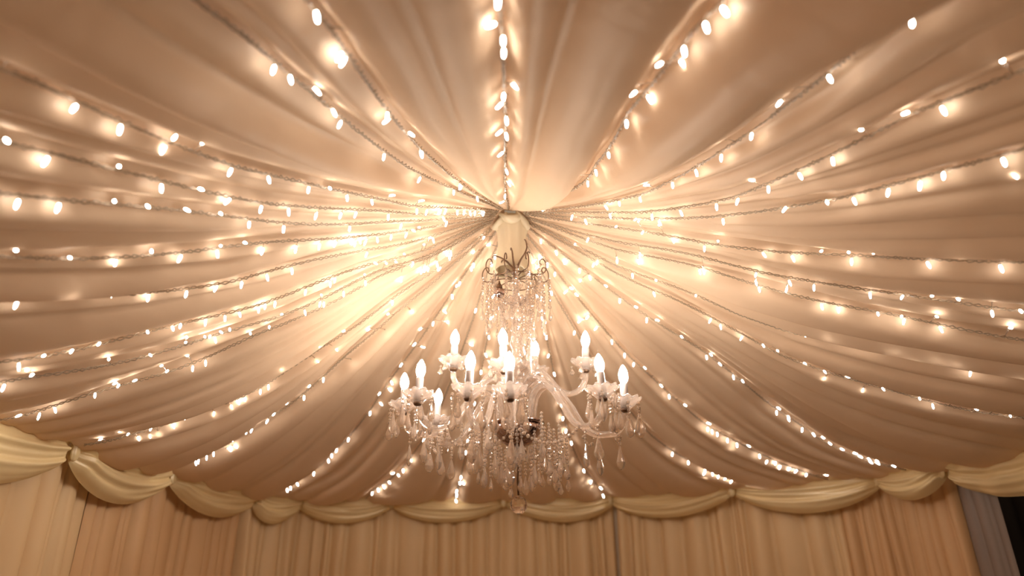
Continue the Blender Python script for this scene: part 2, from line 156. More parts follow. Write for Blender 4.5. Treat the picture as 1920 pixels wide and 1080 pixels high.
# ------------------------------------------------------------------ materials
def newmat(name):
    m=bpy.data.materials.new(name); m.use_nodes=True
    nt=m.node_tree; nt.nodes.clear()
    return m, nt, nt.nodes, nt.links
def fabric(name, col, trans=.2, gloss=.04, rough=.5, var=.05, weave=500, tcol=None):
    m,nt,N,L=newmat(name)
    out=N.new('ShaderNodeOutputMaterial')
    tc=N.new('ShaderNodeTexCoord')
    no=N.new('ShaderNodeTexNoise'); no.inputs['Scale'].default_value=2.3; no.inputs['Detail'].default_value=3
    L.new(tc.outputs['Object'], no.inputs['Vector'])
    mx=N.new('ShaderNodeMix'); mx.data_type='RGBA'
    mx.inputs[6].default_value=(*[c*(1-var) for c in col],1); mx.inputs[7].default_value=(*[min(.95,c*(1+var)) for c in col],1)
    L.new(no.outputs['Fac'], mx.inputs[0])
    wv=N.new('ShaderNodeTexNoise'); wv.inputs['Scale'].default_value=weave; wv.inputs['Detail'].default_value=1
    L.new(tc.outputs['Object'], wv.inputs['Vector'])
    cr=N.new('ShaderNodeTexNoise'); cr.inputs['Scale'].default_value=9; cr.inputs['Detail'].default_value=2
    L.new(tc.outputs['Object'], cr.inputs['Vector'])
    b1=N.new('ShaderNodeBump'); b1.inputs['Strength'].default_value=.12; b1.inputs['Distance'].default_value=.002
    L.new(wv.outputs['Fac'], b1.inputs['Height'])
    b2=N.new('ShaderNodeBump'); b2.inputs['Strength'].default_value=.15; b2.inputs['Distance'].default_value=.03
    L.new(cr.outputs['Fac'], b2.inputs['Height']); L.new(b1.outputs['Normal'], b2.inputs['Normal'])
    d=N.new('ShaderNodeBsdfDiffuse'); t=N.new('ShaderNodeBsdfTranslucent'); g=N.new('ShaderNodeBsdfGlossy')
    L.new(mx.outputs[2], d.inputs['Color']); L.new(b2.outputs['Normal'], d.inputs['Normal'])
    if tcol: t.inputs['Color'].default_value=(*tcol,1)
    else: L.new(mx.outputs[2], t.inputs['Color'])
    g.inputs['Color'].default_value=(1,.93,.82,1); g.inputs['Roughness'].default_value=rough
    L.new(b2.outputs['Normal'], g.inputs['Normal'])
    s1=N.new('ShaderNodeMixShader'); s1.inputs[0].default_value=trans
    s2=N.new('ShaderNodeMixShader'); s2.inputs[0].default_value=gloss
    L.new(d.outputs[0], s1.inputs[1]); L.new(t.outputs[0], s1.inputs[2])
    L.new(s1.outputs[0], s2.inputs[1]); L.new(g.outputs[0], s2.inputs[2])
    L.new(s2.outputs[0], out.inputs['Surface'])
    return m
def principled(name, col, rough=.4, metal=0, bump=0, scale=40):
    m,nt,N,L=newmat(name)
    out=N.new('ShaderNodeOutputMaterial'); p=N.new('ShaderNodeBsdfPrincipled')
    p.inputs['Base Color'].default_value=(*col,1); p.inputs['Roughness'].default_value=rough; p.inputs['Metallic'].default_value=metal
    if bump:
        no=N.new('ShaderNodeTexNoise'); no.inputs['Scale'].default_value=scale
        b=N.new('ShaderNodeBump'); b.inputs['Strength'].default_value=bump; b.inputs['Distance'].default_value=.002
        L.new(no.outputs['Fac'], b.inputs['Height']); L.new(b.outputs['Normal'], p.inputs['Normal'])
    L.new(p.outputs[0], out.inputs['Surface']); return m
def crystal(name, col=(1,.95,.92), clear=.35, white=.0, ior=1.5, rough=0.0):
    m,nt,N,L=newmat(name)
    out=N.new('ShaderNodeOutputMaterial')
    g=N.new('ShaderNodeBsdfGlass'); g.inputs['Color'].default_value=(*col,1); g.inputs['IOR'].default_value=ior; g.inputs['Roughness'].default_value=rough
    t=N.new('ShaderNodeBsdfTransparent'); t.inputs['Color'].default_value=(*col,1)
    s=N.new('ShaderNodeMixShader'); s.inputs[0].default_value=clear
    L.new(g.outputs[0], s.inputs[1]); L.new(t.outputs[0], s.inputs[2]); last=s
    if white:
        d=N.new('ShaderNodeBsdfDiffuse'); d.inputs['Color'].default_value=(.95,.83,.72,1)
        tr=N.new('ShaderNodeBsdfTranslucent'); tr.inputs['Color'].default_value=(.95,.83,.72,1)
        a=N.new('ShaderNodeMixShader'); a.inputs[0].default_value=.5
        L.new(d.outputs[0], a.inputs[1]); L.new(tr.outputs[0], a.inputs[2])
        w=N.new('ShaderNodeMixShader'); w.inputs[0].default_value=white
        L.new(last.outputs[0], w.inputs[1]); L.new(a.outputs[0], w.inputs[2]); last=w
    L.new(last.outputs[0], out.inputs['Surface']); return m
def emit(name, col, st):
    m,nt,N,L=newmat(name)
    out=N.new('ShaderNodeOutputMaterial'); e=N.new('ShaderNodeEmission')
    e.inputs['Color'].default_value=(*col,1); e.inputs['Strength'].default_value=st
    L.new(e.outputs[0], out.inputs['Surface']); return m

M_CEIL  = fabric('ceiling_voile', (.84,.605,.405), trans=.25, gloss=.03, rough=.42)
M_SWAG  = fabric('cream_satin', (.92,.72,.39), trans=.1, gloss=.10, rough=.35)
M_CURT  = fabric('curtain_voile', (.83,.59,.325), trans=.12, gloss=.03)
M_CURTO = fabric('curtain_orange', (.77,.49,.255), trans=.12, gloss=.03)
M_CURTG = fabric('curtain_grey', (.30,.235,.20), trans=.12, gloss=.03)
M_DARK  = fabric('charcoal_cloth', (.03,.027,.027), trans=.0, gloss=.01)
M_SLEEVE= fabric('sleeve_cloth', (.80,.67,.46), trans=.2, gloss=.05)
M_CABLE = principled('clear_cable', (.42,.32,.22), rough=.25)
M_SOCK  = crystal('clear_plastic', (1,.95,.88), clear=.5, white=.25, ior=1.4)
M_LED   = emit('led_glow', (1,.92,.84), LED)
M_BULB  = emit('candle_glow', (1,.92,.84), CAND)
M_GLASSB= crystal('bulb_glass', (1,.98,.96), clear=.85, ior=1.15)
M_CRYS  = crystal('cut_crystal', (1,.945,.89), clear=.42, white=.18)
M_BALL  = crystal('clear_crystal', (1,.96,.93), clear=.1)
M_ARM   = crystal('arm_glass', (1,.95,.91), clear=.40, white=.17, ior=1.45)
M_PAN   = crystal('pan_glass', (1,.96,.94), clear=.45, white=.16, ior=1.4)
M_BRONZE= principled('dark_bronze', (.16,.09,.05), rough=.35, metal=.8)
M_CHROME= principled('tarnished_silver', (.42,.31,.27), rough=.12, metal=1)
M_WHITE = principled('white_tube', (.52,.44,.40), rough=.4)
M_WALL  = principled('tent_canvas', (.6,.47,.33), rough=.9, bump=.2)
M_FLOOR = principled('carpet', (.36,.25,.16), rough=.95, bump=.5, scale=300)

# ------------------------------------------------------------------ tent geometry
CAM = Vector((0,0,1.65))
AP = (-.009, 2.62, 3.178); ZE = 2.15; EX = 1.35
POLY=[(-1.84,-1.5),(-1.84,4.7),(-1.62,5.1),(-.9,5.22),(.75,5.22),(2.25,4.05),(2.42,3.5),(2.45,-1.5)]
def Rof(ph):
    dx,dy=math.sin(ph),math.cos(ph); best=1e9
    for i in range(len(POLY)):
        px,py=POLY[i][0]-AP[0],POLY[i][1]-AP[1]; q=POLY[(i+1)%len(POLY)]
        ex,ey=q[0]-AP[0]-px,q[1]-AP[1]-py
        den=dx*ey-dy*ex
        if abs(den)<1e-9: continue
        t=(px*ey-py*ex)/den; s=(px*dy-py*dx)/den
        if t>0 and -1e-9<=s<=1+1e-9: best=min(best,t)
    return best
def surf(ph, rho, drop=0.):
    R=Rof(ph); rho_=min(max(rho,0),1)
    z=ZE+(AP[2]-ZE)*(1-rho_)**EX
    m=(AP[2]-ZE)*EX*max(1-rho_,.0)**(EX-1)/R     # slope down
    k=math.sqrt(1+m*m)
    r=rho*R-drop*m/k
    return (AP[0]+r*math.sin(ph), AP[1]+r*math.cos(ph), z-drop/k)
RS=(.1,.2,.3,.4,.5,.62,.75,.88,1.)
def phi(k, rho): return math.radians(float(np.interp(rho, RS, PHI[k])))
KS=sorted(PHI)

# ------------------------------------------------------------------ setting
ceil=tag(empty('ceiling',(AP[0],AP[1],ZE)), 'cream voile tent lining gathered in pleats towards the middle', 'ceiling', kind='structure')
FRONT=(28,29,1,2,3)
def drape_panel(k0,k1,wrap,seed):
    rg=random.Random(seed)
    P0=lambda r: phi(k0,r); P1=lambda r: phi(k1,r)+(2*PI if wrap else 0)
    wm=(P1(.6)-P0(.6))*.6*Rof((P0(.6)+P1(.6))/2)
    n=max(2,min(5,round(wm/.125))) if k0 not in FRONT else rg.choice((2,3))
    ws=[rg.uniform(.45,1.6) for _ in range(n)]; S=sum(ws); br=[0]
    for w in ws: br.append(br[-1]+w/S)
    amp=[rg.uniform(.55,1.1) for _ in range(n)]; ph_=[rg.uniform(0,6.28) for _ in range(n+1)]; am2=[rg.uniform(0,6.28) for _ in range(n)]
    nt=10*n+3; nr=90
    def fn(u,v):
        rho=.012+(1.0-.012)*v**1.15
        p=P0(rho)+(P1(rho)-P0(rho))*u
        w=(P1(rho)-P0(rho))*rho*Rof(p)
        b=[br[i] if i in (0,n) else br[i]+.28*min(ws[i-1],ws[i])/S*math.sin(ph_[i]+3.2*rho) for i in range(n+1)]
        j=0
        while j<n-1 and u>b[j+1]: j+=1
        q=(u-b[j])/(b[j+1]-b[j]); q=min(max(q,0),1)
        wp=min((b[j+1]-b[j])*w,.30)
        a=amp[j]*(.8+.35*math.sin(am2[j]+4*rho))
        skew=q**(1.0+.35*math.sin(ph_[j]))
        h=a*wp*(.50 if k0 in FRONT else .56)*math.sin(PI*skew)**.6
        ed=min(1,min(u,1-u)*w/.06); h*=.25+.75*ed*ed*(3-2*ed)
        h+=(.15 if k0 in FRONT else .09)*min(w,.5)*math.sin(PI*u)
        h*=1-.55*max(0,(rho-.75)/.25)**2
        h=h if k0 in FRONT else .10*math.tanh(h/.10)
        return surf(p,rho,h)
    return grid(fn,nt,nr)
for i,k in enumerate(KS):
    k2=KS[(i+1)%len(KS)]
    o=obj('drape_panel', drape_panel(k,k2,k2<k,100+k), M_CEIL)
    o.parent=ceil; o.matrix_parent_inverse=Matrix.Translation((-AP[0],-AP[1],-ZE))

def slab(pts, z0, z1, th=.03):
    """thin wall outside a polyline"""
    mb=MB()
    for (x0,y0),(x1,y1) in zip(pts,pts[1:]):
        d=Vector((x1-x0,y1-y0,0)).normalized(); n=Vector((-d.y,d.x,0))*th
        a=Vector((x0,y0,0)); b=Vector((x1,y1,0))
        q=[a,b,b+n,a+n]
        v=[(p.x,p.y,z) for z in (z0,z1) for p in q]
        mb.add((v,[(3,2,1,0),(4,5,6,7),(0,1,5,4),(1,2,6,5),(2,3,7,6),(3,0,4,7)]))
    return mb.vf()
floor=tag(obj('floor', slab([(-2.4,-1.8),(-2.4,5.7)],-.05,0,-5.3), M_FLOOR, smooth=False), 'brown carpet floor', 'floor', kind='structure')
tag(obj('wall_left', slab([(-1.97,-1.6),(-1.97,4.75),(-1.72,5.2)],0,2.3), M_WALL, smooth=False),'canvas tent side behind the curtains','wall',kind='structure')
tag(obj('wall_back', slab([(-1.72,5.2),(-.9,5.36),(.8,5.36)],0,2.3), M_WALL, smooth=False),'canvas tent end behind the curtains','wall',kind='structure')
tag(obj('wall_right', slab([(.8,5.36),(2.36,4.14),(2.53,3.72)],0,2.3), M_WALL, smooth=False),'canvas tent side behind the curtains','wall',kind='structure')

# ------------------------------------------------------------------ pleated curtains
class Path:
    def __init__(s, pts):
        s.p=[Vector((x,y,0)) for x,y in pts]; s.c=[0]
        for a,b in zip(s.p,s.p[1:]): s.c.append(s.c[-1]+(b-a).length)
        s.L=s.c[-1]
    def _at(s,d):
        d=min(max(d,0),s.L); i=0
        while i<len(s.p)-2 and d>s.c[i+1]: i+=1
        return s.p[i]+(s.p[i+1]-s.p[i])*((d-s.c[i])/(s.c[i+1]-s.c[i]))
    def at(s,d):
        e=.10
        p=(s._at(d-e*.6)+s._at(d)+s._at(d+e*.6))/3 if e<d<s.L-e else s._at(d)
        t=(s._at(d+e)-s._at(d-e)).normalized()
        return p, Vector((t.y,-t.x,0))          # point, inward normal (path runs clockwise)
def curtain(pts, seed, wmin=.035, wmax=.15, zt=2.135, depth=.75, slant=0.):
    rg=random.Random(seed); P=Path(pts)
    br=[0]
    while br[-1]<P.L: br.append(br[-1]+rg.uniform(wmin,wmax)*(1.5 if rg.random()<.2 else 1))
    k=P.L/br[-1]; br=[b*k for b in br]; n=len(br)-1
    dp=[rg.uniform(.45,1.1) for _ in range(n)]; ph_=[rg.uniform(0,6.28) for _ in range(n+1)]
    us=[]
    for j in range(n):
        m=9
        for i in range(m): us.append((j,(i/m)))
    us.append((n-1,1.))
    zs=[0.02+ (zt-.02)*t for t in [i/15 for i in range(16)]]
    v=[]
    for z in zs:
        d=(zt-z)
        b=[br[i]+ (0 if i in (0,n) else .012*math.sin(ph_[i]+2.1*d)*min(1,d*3)) for i in range(n+1)]
        for j,q in us:
            w=b[j+1]-b[j]; s=b[j]+w*q
            p,nn=P.at(s)
            h=dp[j]*min(w,.12)*depth*math.sin(PI*q**(1+.4*math.sin(ph_[j])))**.7*(.75+.25*min(1,d*2))
            h+=.008*math.sin(s*3.1+z*1.3)-.05
            q_=p+nn*h; v.append((q_.x,q_.y,z))
    nu=len(us)
    f=[(r*nu+i,r*nu+i+1,(r+1)*nu+i+1,(r+1)*nu+i) for r in range(len(zs)-1) for i in range(nu-1)]
    return v,f
CG='pleated curtains around the tent'
def hang(pts, seed, m, label, **kw):
    return tag(obj('curtain', curtain(pts,seed,**kw), m), label, 'curtain', CG)
hang([(-1.90,.6),(-1.90,2.70)],1,M_CURT,'cream pleated curtain at the left edge, under the leftmost swag',depth=.5)
hang([(-1.90,2.70),(-1.90,3.05)],2,M_CURT,'narrow cream curtain between two dark gaps, under the second swag from the left',depth=.55)
hang([(-1.90,3.05),(-1.90,4.74)],3,M_CURTO,'tan pleated curtain on the left wall, reaching the dark corner fold',depth=.5)
hang([(-1.90,4.74),(-1.66,5.14),(-.9,5.28),(.78,5.28)],4,M_CURT,'wide cream pleated curtain behind and below the chandelier',depth=.75,wmin=.03,wmax=.15)
hang([(.78,5.28),(2.05,4.27)],5,M_CURT,'cream pleated curtain right of the chandelier, under the widest swag',depth=.75)
hang([(2.05,4.27),(2.29,4.08),(2.44,3.74)],6,M_CURTO,'orange brown pleated curtain near the right edge',depth=.6,wmin=.04,wmax=.09)
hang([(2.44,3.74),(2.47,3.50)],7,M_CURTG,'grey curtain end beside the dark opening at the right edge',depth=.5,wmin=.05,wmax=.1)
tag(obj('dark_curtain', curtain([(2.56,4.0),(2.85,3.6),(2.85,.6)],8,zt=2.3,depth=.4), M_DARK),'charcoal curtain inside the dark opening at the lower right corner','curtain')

# ------------------------------------------------------------------ swag valance
KN=[(-1.78,1.55),(-1.85,2.73),(-1.85,3.57),(-1.83,4.70),(-1.61,5.09),(-.92,5.21),(-.08,5.20),(.75,5.20),(1.47,4.56),(2.21,4.02),(2.35,3.63),(2.41,2.75)]
KN=[(x+(.05 if x>0 else -.05)*min(1,abs(x)/1.6), y+(.05 if y>4 else 0)) for x,y in KN]
DEP=[.25,.23,.22,.22,.205,.205,.21,.205,.225,.19,.235]
def swag(a,b,dep,seed,last=False):
    rg=random.Random(seed)
    A=Vector((*a,0)); B=Vector((*b,0)); d=(B-A); L=d.length; t=d.normalized(); n=Vector((t.y,-t.x,0))
    sk=rg.uniform(.85,1.2); ph_=[rg.uniform(0,6.28) for _ in range(6)]; nf=rg.uniform(2.6,3.6)
    def fn(u,v):
        s=u**sk; c=4*s*(1-s)
        end=min(1,min(u,1-u)/.11) if not last else min(1,u/.11)
        end=end*end*(3-2*end)
        if last: c=max(c, 1-.25*u) if u>.4 else c
        top=2.178+.008*c - .018*(1-end)
        bot=2.092-(dep-.075)*(c**.75)
        if u>.0: pass
        z=top+(bot-top)*v
        fold=math.sin(v*nf*2*PI+ph_[0]+1.4*math.sin(3*u+ph_[1]))
        fold2=math.sin(v*(nf*2.3)*2*PI+ph_[2]+2.*math.sin(4*u+ph_[3]))
        h=.05+.055*math.sin(PI*min(1,v*1.02))**.8*end*(.55+.6*v)
        h+=(.011*fold+.005*fold2)*(.35+.65*end)*math.sin(PI*min(1,v+.08))**.5
        if v>.86: h-= .02*((v-.86)/.14)**2*end
        h-=.02*(1-end)
        if last: h+=.014*math.sin(23*u+5*v)*end
        p=A+d*u+n*h
        return (p.x,p.y,z)
    return grid(fn,56,40)
def knot(mb_seed):
    rg=random.Random(mb_seed); mb=MB()
    prof=[(.006,.040),(.020,.034),(.028,.016),(.022,-.006),(.030,-.034),(.024,-.060),(.006,-.072)]
    mb.add(lathe([(r*.8,z) for r,z in prof],18,ry=.55,lobes=6,amp=.15))
    return mb.vf()
SL=['large cream swag cut off by the left photo edge',
 'cream swag on the left wall, first complete one from the left',
 'cream swag on the left wall, ending at the corner',
 'smallest cream swag, short loop in the left corner',
 'cream swag just right of the short corner loop',
 'cream swag on the back wall, below left of the chandelier ball',
 'cream swag on the back wall, below right of the chandelier ball',
 'cream swag right of the chandelier, before the widest bunched swag',
 'widest cream swag with bunched folds on the right wall',
 'short shiny cream swag between the widest and the crinkled one',
 'crinkled cream valance length cut off by the right photo edge']
for i in range(11):
    a,b=KN[i],KN[i+1]
    root=tag(empty('swag_valance',(a[0],a[1],2.15)), SL[i],'swag','cream swags along the top of the walls')
    o=obj('draped_cloth', swag(a,b,DEP[i],40+i,last=(i==10)), M_SWAG); o.parent=root; o.matrix_parent_inverse=Matrix.Translation((-a[0],-a[1],-2.15))
    if i>0:
        t=Vector((b[0]-a[0],b[1]-a[1],0)).normalized(); n=Vector((t.y,-t.x,0))
        k=obj('gathered_knot', knot(60+i), M_SWAG, root, loc=(n.x*.06,n.y*.06,-.010))
        k.rotation_euler=(0,0,math.atan2(t.y,t.x))

# ------------------------------------------------------------------ fairy light strings
def led_mesh():
    prof=[(.0026,.0),(.0036,-.004),(.0038,-.011),(.0032,-.017),(.0018,-.022)]
    return lathe(prof,8)
def sock_mesh():
    mb=MB()
    mb.add(lathe([(.0014,1.0),(.0014,.35),(.0040,.30),(.0042,.0)],8))
    return mb.vf()
led0=None; sock0=None
FL={1:'fairy light string running straight up from the tent middle to the top edge',
2:'fairy light string meeting the top edge, first one left of the straight upright string',
3:'fairy light string half buried in folds, second left of the straight upright string',
4:'fairy light string rising to the upper left corner, ending in a large blurred bulb',
5:'fairy light string reaching the left edge, second from the top there',
6:'fairy light string reaching the left edge, third from the top there',
7:'nearly level fairy light string reaching the middle of the left edge',
8:'fairy light string reaching the left edge just below the level one',
9:'fairy light string reaching the left edge as the upper of two close low ones',
10:'fairy light string reaching the left edge as the lower of two close low ones',
11:'fairy light string ending just above the swag at the left edge',
12:'fairy light string ending beside the first swag knot from the left',
13:'fairy light string ending at the second swag knot from the left',
14:'fairy light string curving down to the short swag in the left corner',
15:'fairy light string coming down just left of the chandelier',
16:'fairy light string hidden behind the left half of the chandelier',
17:'fairy light string hidden behind the right half of the chandelier',
18:'fairy light string from behind the chandelier, ending right of the knot before the widest swag',
19:'fairy light string ending above the middle of the widest swag',
20:'fairy light string ending beside the knot at the right end of the widest swag',
21:'fairy light string reaching the right edge just above the crinkled valance, lowest there',
22:'fairy light string reaching the right edge, second from the bottom there',
23:'fairy light string of blurred glows reaching the right edge, third from the bottom there',
24:'fairy light string reaching the right edge just below the nearly level one',
25:'nearly level fairy light string reaching the right edge',
26:'fairy light string sloping up to the right edge, just above the level one there',
27:'fairy light string rising to the right edge near the upper corner',
28:'fairy light string meeting the top edge at the upper right corner',
29:'fairy light string half buried in folds, first one right of the straight upright string'}
for k in KS:
    rg=random.Random(k)
    drop=.030 if k in (1,2,3,28,29) else .032
    def cp(rho): return Vector(surf(phi(k,rho),rho,(drop+.006*math.sin(rho*23+k))*min(1,rho/.2)))
    root=tag(empty('fairy_light_string', surf(phi(k,.04),.04,.009)), FL[k],'string lights','fairy light strings across the ceiling')
    base=Vector(root.location); inv=Matrix.Translation(-base)
    rmax=.968 if 11<=k<=20 else .985
    n=int(240*max(1.,Rof(phi(k,.5))/2.6)); r0=.095/Rof(phi(k,.05)); C=[cp(r0+(rmax-r0)*i/n) for i in range(n+1)]
    mb=MB(); L=0
    for q in range(2):
        pts=[]; L=0
        for i,p in enumerate(C):
            if i: L+=(p-C[i-1]).length
            t=(C[min(i+1,n)]-C[max(i-1,0)]).normalized(); u=t.cross(Vector((0,0,1))).normalized(); w=u.cross(t)
            a=L*150+q*PI+1.5*math.sin(L*21+k); rr=.0040+.0014*math.sin(L*37+q*2)
            pts.append(p+u*rr*math.cos(a)+w*rr*math.sin(a))
        mb.add(tube(pts,.0021,5))
    c=obj('cable',mb.vf(),M_CABLE); c.parent=root; c.matrix_parent_inverse=inv
    # bulbs: those in the picture (some stand for glow spots on the cloth), then evenly spaced ones on the stretch outside it
    lst=[(r,Vector(p)) for r,p in BU[k]]
    spots=[]
    for r,p in lst:
        best=min(range(len(C)),key=lambda i:(C[i]-p).length); d=p-C[best]
        if d.length<.016: d=Vector((rg.uniform(-.3,.3),rg.uniform(-.3,.3),-1)).normalized()*.022
        l=min(max(d.length,.016),.085); spots.append((C[best],d.normalized(),l))
    have=sorted(r for r,_ in lst) or [0.]
    R=Rof(phi(k,.5)); r=.07
    gaps=[]
    pr=.06
    for h in have+([min(1.0,max(have)+.10)] if k in (16,17) else []):
        if (h-pr)*R>(.20 if k in (16,17) else .45):
            m=int((h-pr)*R/(.14 if k in (16,17) else .3))
            for i in range(1,m+1): gaps.append(pr+(h-pr)*i/(m+1))
        pr=h
    if k in (4,5,6,7,8,9,10,21,22,23,24,25,26,27):      # the stretch that runs on past the picture
        r=max(have)+.2/R
        while r<.9: gaps.append(r); r+=.2/R
    for r in gaps:
        if r>.97: continue
        d=Vector((rg.uniform(-.6,.6),rg.uniform(-.6,.6),-1)).normalized()
        spots.append((cp(r),d,.022))
    for p,d,l in spots:
        e=p+d*max(l-.010,.008)
        z=(-d*.75+Vector((0,0,.45))+Vector((rg.uniform(-.25,.25),rg.uniform(-.25,.25),0))).normalized()
        rot=z.to_track_quat('Z','Y').to_matrix().to_4x4()
        mt=Matrix.Translation(e-base)@rot
        if led0 is None:
            led0=obj('bulb',led_mesh(),M_LED,root); led0.matrix_local=mt; b=led0
            sock0=obj('socket',sock_mesh(),M_SOCK,b); s=sock0
        else:
            b=share('bulb',led0,root,mt); s=share('socket',sock0,b)
        vec=rot.inverted().to_3x3()@(p-e)
        s.matrix_local=vec.normalized().to_track_quat('Z','Y').to_matrix().to_4x4()@Matrix.Diagonal((1,1,max(vec.length,.012),1))

# ------------------------------------------------------------------ fabric sleeve round the chain
def sleeve():
    rg=random.Random(5)
    zs=[3.165,3.14,3.10,3.05,3.0,2.95,2.90,2.865]; rs=[.020,.060,.070,.066,.064,.066,.070,.074]
    def ring(t):
        i=min(int(t*(len(zs)-1)),len(zs)-2); q=t*(len(zs)-1)-i
        q=q*q*(3-2*q) if False else q
        return rs[i]+(rs[i+1]-rs[i])*q, zs[i]+(zs[i+1]-zs[i])*q
    v=[];f=[];n=72;m=30
    for inner in (0,1):
        for j in range(m):
            t=j/(m-1); t=t if not inner else 1-t
            r,z=ring(t)
            for i in range(n):
                a=2*PI*i/n
                k=1+.05*math.sin(5*a+2*t+.5)+.035*math.sin(9*a-3*t)+.10*math.exp(-((t-.06)/.06)**2)*math.sin(7*a+8*t)
                rr=r*k-.003*inner
                v.append((rr*math.cos(a),rr*math.sin(a)*.9,z+.012*t*math.cos(a+2.2)))
    M=2*m
    f=[(j*n+i,j*n+(i+1)%n,(j+1)*n+(i+1)%n,(j+1)*n+i) for j in range(M-1) for i in range(n)]
    return v,f
sl=tag(empty('chain_sleeve',(0,2.62,2.87)),'cream cloth sleeve hiding the chain between tent middle and chandelier','fabric sleeve')
o=obj('cloth_tube',[[ (x,y,z-2.87) for x,y,z in sleeve()[0]], sleeve()[1]],M_SLEEVE,sl)
mb=MB()
for i in range(5):      # twisted collar at the gather
    a0=i*1.26
    pts=[(.074*math.cos(a0+t*1.9)*(1-.10*t),.068*math.sin(a0+t*1.9)*(1-.1*t),.268-.05*math.sin(PI*t)+.012*i%.02) for t in [q/12 for q in range(13)]]
    mb.add(tube(pts,[.006+.014*math.sin(PI*q/12) for q in range(13)],10,lobes=3,amp=.15,twist=30))
obj('twisted_collar',mb.vf(),M_SLEEVE,sl)

# ------------------------------------------------------------------ chandelier
CX,CY=.017,2.62
ch=tag(empty('chandelier',(CX,CY,1.87)),'large crystal chandelier with lit candle bulbs and hanging drops','chandelier')
CZ=1.87
def cpart(name,vf,m,parent=None,smooth=True,loc=None):
    """coordinates relative to the chandelier axis, absolute z"""
    return obj(name,[[(x,y,z-CZ) for x,y,z in vf[0]],vf[1]],m,parent or ch,smooth,loc)
def bead(r,n=8):
    return lathe([(r*.35,r*.95),(r*.85,r*.55),(r,0),(r*.85,-r*.55),(r*.35,-r*.95)],n)
def drop(l,r,n=8,flat=.62):
    return lathe([(r*.12,0),(r*.30,-l*.14),(r*.62,-l*.42),(r*.97,-l*.68),(r*.82,-l*.84),(r*.40,-l*.97),(r*.08,-l)],n,ry=flat)
def T(x,y,z,a=0): return Matrix.Translation((x,y,z))@Matrix.Rotation(a,4,'Z')
def strand(n,l,r,seed,step=.0155):
    rg=random.Random(seed); mb=MB(); z=0
    for i in range(n):
        b=rg.choice([.0052,.0065,.0065,.0082])
        z-=b; mb.add(bead(b,8),T(rg.uniform(-.001,.001),rg.uniform(-.001,.001),z,rg.uniform(0,1))); z-=b*.95+.0012
        mb.add(tube([(0,0,z-.003),(0,0,z+.005)],.0007,4))
    mb.add(drop(l,r),T(0,0,z,rg.uniform(0,3)))
    return mb.vf(), -z+l
def pend(seed,l,r,n=2):
    rg=random.Random(seed); mb=MB(); z=0
    for i in range(n):
        b=rg.choice([.0055,.0075]); z-=b; mb.add(bead(b),T(0,0,z,rg.random())); z-=b+.0012
        mb.add(tube([(0,0,z-.003),(0,0,z+.005)],.0007,4))
    mb.add(drop(l,r),T(0,0,z,rg.uniform(0,3)))
    return mb.vf()
# central column
prof=[(.006,2.845),(.014,2.835),(.026,2.815),(.031,2.80),(.022,2.785),(.013,2.775),(.016,2.74),(.024,2.70),(.034,2.675),(.038,2.655),(.026,2.635),(.016,2.62),(.018,2.58),(.026,2.545),(.032,2.52),(.020,2.50),(.017,2.46),(.026,2.435),(.045,2.42),(.030,2.405),(.024,2.38),(.030,2.35),(.050,2.33),(.054,2.31),(.036,2.29),(.028,2.26),(.034,2.23),(.048,2.205),(.050,2.192)]
cpart('column',lathe(prof[::-1],20,lobes=10,amp=.05),M_ARM)
def dish(R,h,z,lob=12,amp=.06):
    p=[(.018,z),(.03,z+.010*h/.034),(R*.62,z+h*.45),(R*.92,z+h*.8),(R,z+h),(R*.97,z+h+.004),(R*.88,z+h*.8+.005),(R*.58,z+h*.45+.006),(.028,z+.016*h/.034),(.016,z+.010)]
    return lathe(p,48,lobes=lob,amp=amp,zamp=.06)
cpart('upper_dish',dish(.075,.045,2.385),M_PAN)
cpart('top_dish',dish(.055,.03,2.70),M_PAN)
# silver bowl, rim, rod, ball
cpart('bowl',lathe([(.012,2.088),(.045,2.096),(.075,2.118),(.094,2.150),(.100,2.180),(.094,2.180),(.070,2.165),(.02,2.16)],40),M_CHROME)
cpart('bowl_rim',lathe([(.099,2.178),(.107,2.182),(.108,2.190),(.100,2.194),(.060,2.196)],40,lobes=20,amp=.02),M_CHROME)
cpart('finial_rod',tube([(0,0,2.09),(.002,0,2.03),(-.003,0,1.97),(0,0,1.905)],.004,8),M_BRONZE)
mb=MB()
for a in (0.4,2.3,4.6): mb.add(tube(smooth_path([(0,0,2.075),(.02*math.cos(a),.02*math.sin(a),2.06),(.032*math.cos(a),.032*math.sin(a),2.066),(.036*math.cos(a),.036*math.sin(a),2.078)],5),.0028,6))
cpart('drop_hook',mb.vf(),M_BRONZE)
def ball(r,z,n=14,m=9):
    return lathe([(r*math.sin(PI*(j+.35)/(m-.3)),z-r*math.cos(PI*(j+.35)/(m-.3))) for j in range(m)],n)
cpart('crystal_ball',ball(.034,1.868),M_BALL,smooth=False)
